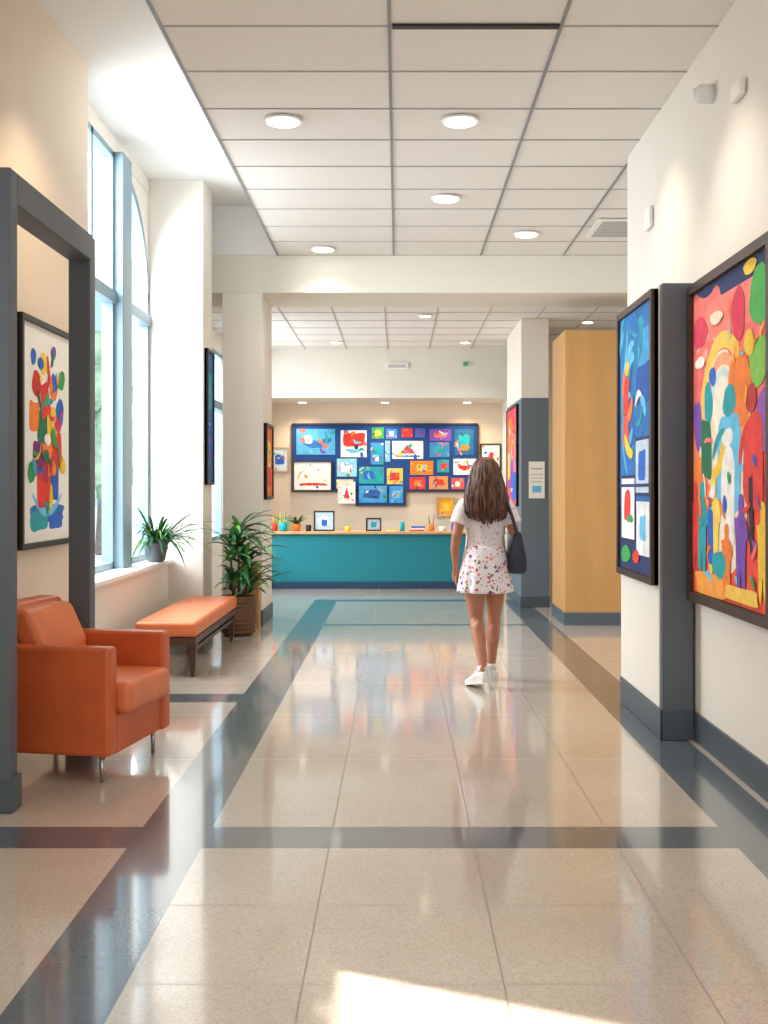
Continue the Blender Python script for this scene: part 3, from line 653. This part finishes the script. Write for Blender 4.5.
for i in range(340):
    th=random.uniform(-1,1); th=math.copysign(abs(th)**.9,th)*math.radians(118)
    ze=random.uniform(1.14,1.25)+.03*abs(th); n=20; ps=[]; rd=[]
    ph=random.choice([0,2.1,4.2])+random.uniform(-.5,.5); am=random.uniform(.005,.013); lift=random.uniform(-.004,.010); wf=random.uniform(1.8,2.6)
    for k in range(n+1):
        t=k/n; z=1.630-(1.630-ze)*t; rx,ry,yc=hs(z); w=am*math.sin(ph+t*6.28*wf)*min(1,t*1.8)
        a=th*(1-.12*t)+w*3.5
        if z<1.40: a*= .92
        ps.append((math.sin(a)*(rx+lift+w), yc-math.cos(a)*(ry+lift+w*.8), z))
        rd.append(.0078*(1-.75*max(0,t-.4)/.6)+.0015)
    b.tube(ps,rd,random.choice([HAIR,HAIR,HAIR2]),seg=6,caps=False)
b.build('hair',parent=woman)
def shoe(name,ax,ay,rot,pitch=0,az=0):
    b=MB(); secs=[(-.078,.020,.055),(-.070,.034,.085),(-.045,.040,.105),(-.01,.040,.108),(.03,.041,.092),(.07,.046,.070),(.11,.048,.056),(.145,.042,.047),(.168,.028,.038),(.178,.012,.030)]
    rs=[];sr=[]
    for y,w,h in secs:
        rs.append([Vector((w*math.cos(2*math.pi*j/20), y, .022+(h-.022)*(.5+.5*math.sin(2*math.pi*j/20)))) for j in range(20)])
        sr.append([Vector((-w*1.12-.003,y*1.03,0)),Vector((w*1.12+.003,y*1.03,0)),Vector((w*1.1+.003,y*1.03,.034)),Vector((-w*1.1-.003,y*1.03,.034))])
    b.rings(rs,SHOE); b.rings(sr,SOLE,smooth=False)
    b.tube([(0,-.03,.08),(0,-.028,.122)],[.042,.040],SHOE,seg=18,caps=False)
    for k in range(4): b.box(-.022,.022,.035+k*.02,.043+k*.02,.094-k*.010,.100-k*.010,SOLE)
    b.box(-.012,.012,-.079,-.07,.04,.11,SOLE)
    o=b.build(name,parent=woman,loc=(ax,ay,az),rz=rot); o.rotation_euler[0]=pitch
shoe('sneaker_left',-.046,-.19,math.radians(26),pitch=math.radians(-12),az=.038); shoe('sneaker_right',.066,.19,math.radians(-6))
b=MB(); rs=[]
for z,hx,hy in [(.80,.045,.10),(.805,.062,.125),(.84,.072,.142),(.92,.070,.145),(1.0,.052,.135),(1.07,.034,.12),(1.10,.018,.11)]:
    r=[]
    for j in range(28):
        t=2*math.pi*j/28; c_,s_=math.cos(t),math.sin(t)
        r.append(Vector((.226+math.copysign(abs(c_)**.6,c_)*hx,-.01+math.copysign(abs(s_)**.5,s_)*hy,z)))
    rs.append(r)
b.rings(rs,BAG)
b.tube([(.226,.10,1.06),(.205,.135,1.12),(.160,.150,1.21),(.136,.100,1.31),(.118,.02,1.385),(.12,-.04,1.378),(.148,-.125,1.29),(.184,-.135,1.18),(.222,-.11,1.06)],[.012]*9,BAG,seg=8)
b.tube([(.226,-.09,1.10),(.226,.09,1.10)],[.004,.004],METAL,seg=6)
b.build('shoulder_bag',parent=woman)

# ------------------------------------------------------------ exterior
b=MB(); b.box(-60,-2.5,-30,90,-.3,-.1,mat('pavement',srgb(204,206,206),.8,noise=.1,nscale=2)); b.build('exterior_pavement')
EXT=mat('facade_stone',srgb(222,228,232),.8); EXG=mat('facade_glass',srgb(164,194,212),.3)
b=MB(); b.box(-32,-7.2,40,50,-.1,10,EXT)
for i in range(12):
    for j in range(3): b.box(-31.2+i*2,-30.0+i*2,39.93,40,.8+j*3.1,2.8+j*3.1,EXG)
b.build('exterior_building')
FOL=mat('tree_foliage',srgb(164,190,160),.8,noise=.35,nscale=3)
TRUNK=mat('tree_bark',srgb(130,118,106),.9,noise=.3,nscale=12)
def tree(x,y,h):
    b=MB(); b.tube([(x,y,-.02),(x+.1,y,h*.55)],[.12,.08],TRUNK,seg=8)
    for k in range(90):
        a=random.uniform(0,6.28); r=random.uniform(0,1.3); b.ell((x+math.cos(a)*r,y+math.sin(a)*r,h*.6+random.uniform(-.9,2.0)),(random.uniform(.15,.38),)*3,FOL,seg=8,rows=5)
    b.build('street_tree')
tree(-6.9,25,4.2); tree(-8.6,30,4.6); tree(-6.3,19,3.4)

# ------------------------------------------------------------ lights
w=bpy.data.worlds.new('World'); S.world=w; w.use_nodes=True
bg=w.node_tree.nodes['Background']; bg.inputs[0].default_value=(.87,.945,1,1); bg.inputs[1].default_value=2.3
def area(name,loc,tgt,sx,sy,e,col):
    l=bpy.data.lights.new(name,'AREA'); l.shape='RECTANGLE'; l.size=sx; l.size_y=sy; l.energy=e; l.color=col
    o=bpy.data.objects.new(name,l); bpy.context.collection.objects.link(o); o.location=loc
    o.rotation_euler=(Vector(tgt)-Vector(loc)).to_track_quat('-Z','Y').to_euler()
area('daylight_window',(-3.6,8.2,3.2),(0,8.6,.6),3.2,3.6,680,(.93,.96,1))
area('daylight_lobby_window',(-3.2,14,2.4),(0,14,.8),2.2,2.2,240,(.93,.96,1))
spot('sunbeam',(-8.3,6.6,5.9),(-2.15,3.35,2.0),27000,24,(1,.94,.84),size=.06,blend=.1)

# ------------------------------------------------------------ camera
cam=bpy.data.cameras.new('camera'); cam.lens=37.97; cam.sensor_width=36; cam.shift_x=-14/1024; cam.shift_y=-22/1024
co=bpy.data.objects.new('camera',cam); bpy.context.collection.objects.link(co); co.location=(0,0,1.4); co.rotation_euler=(math.pi/2,0,0)
S.camera=co
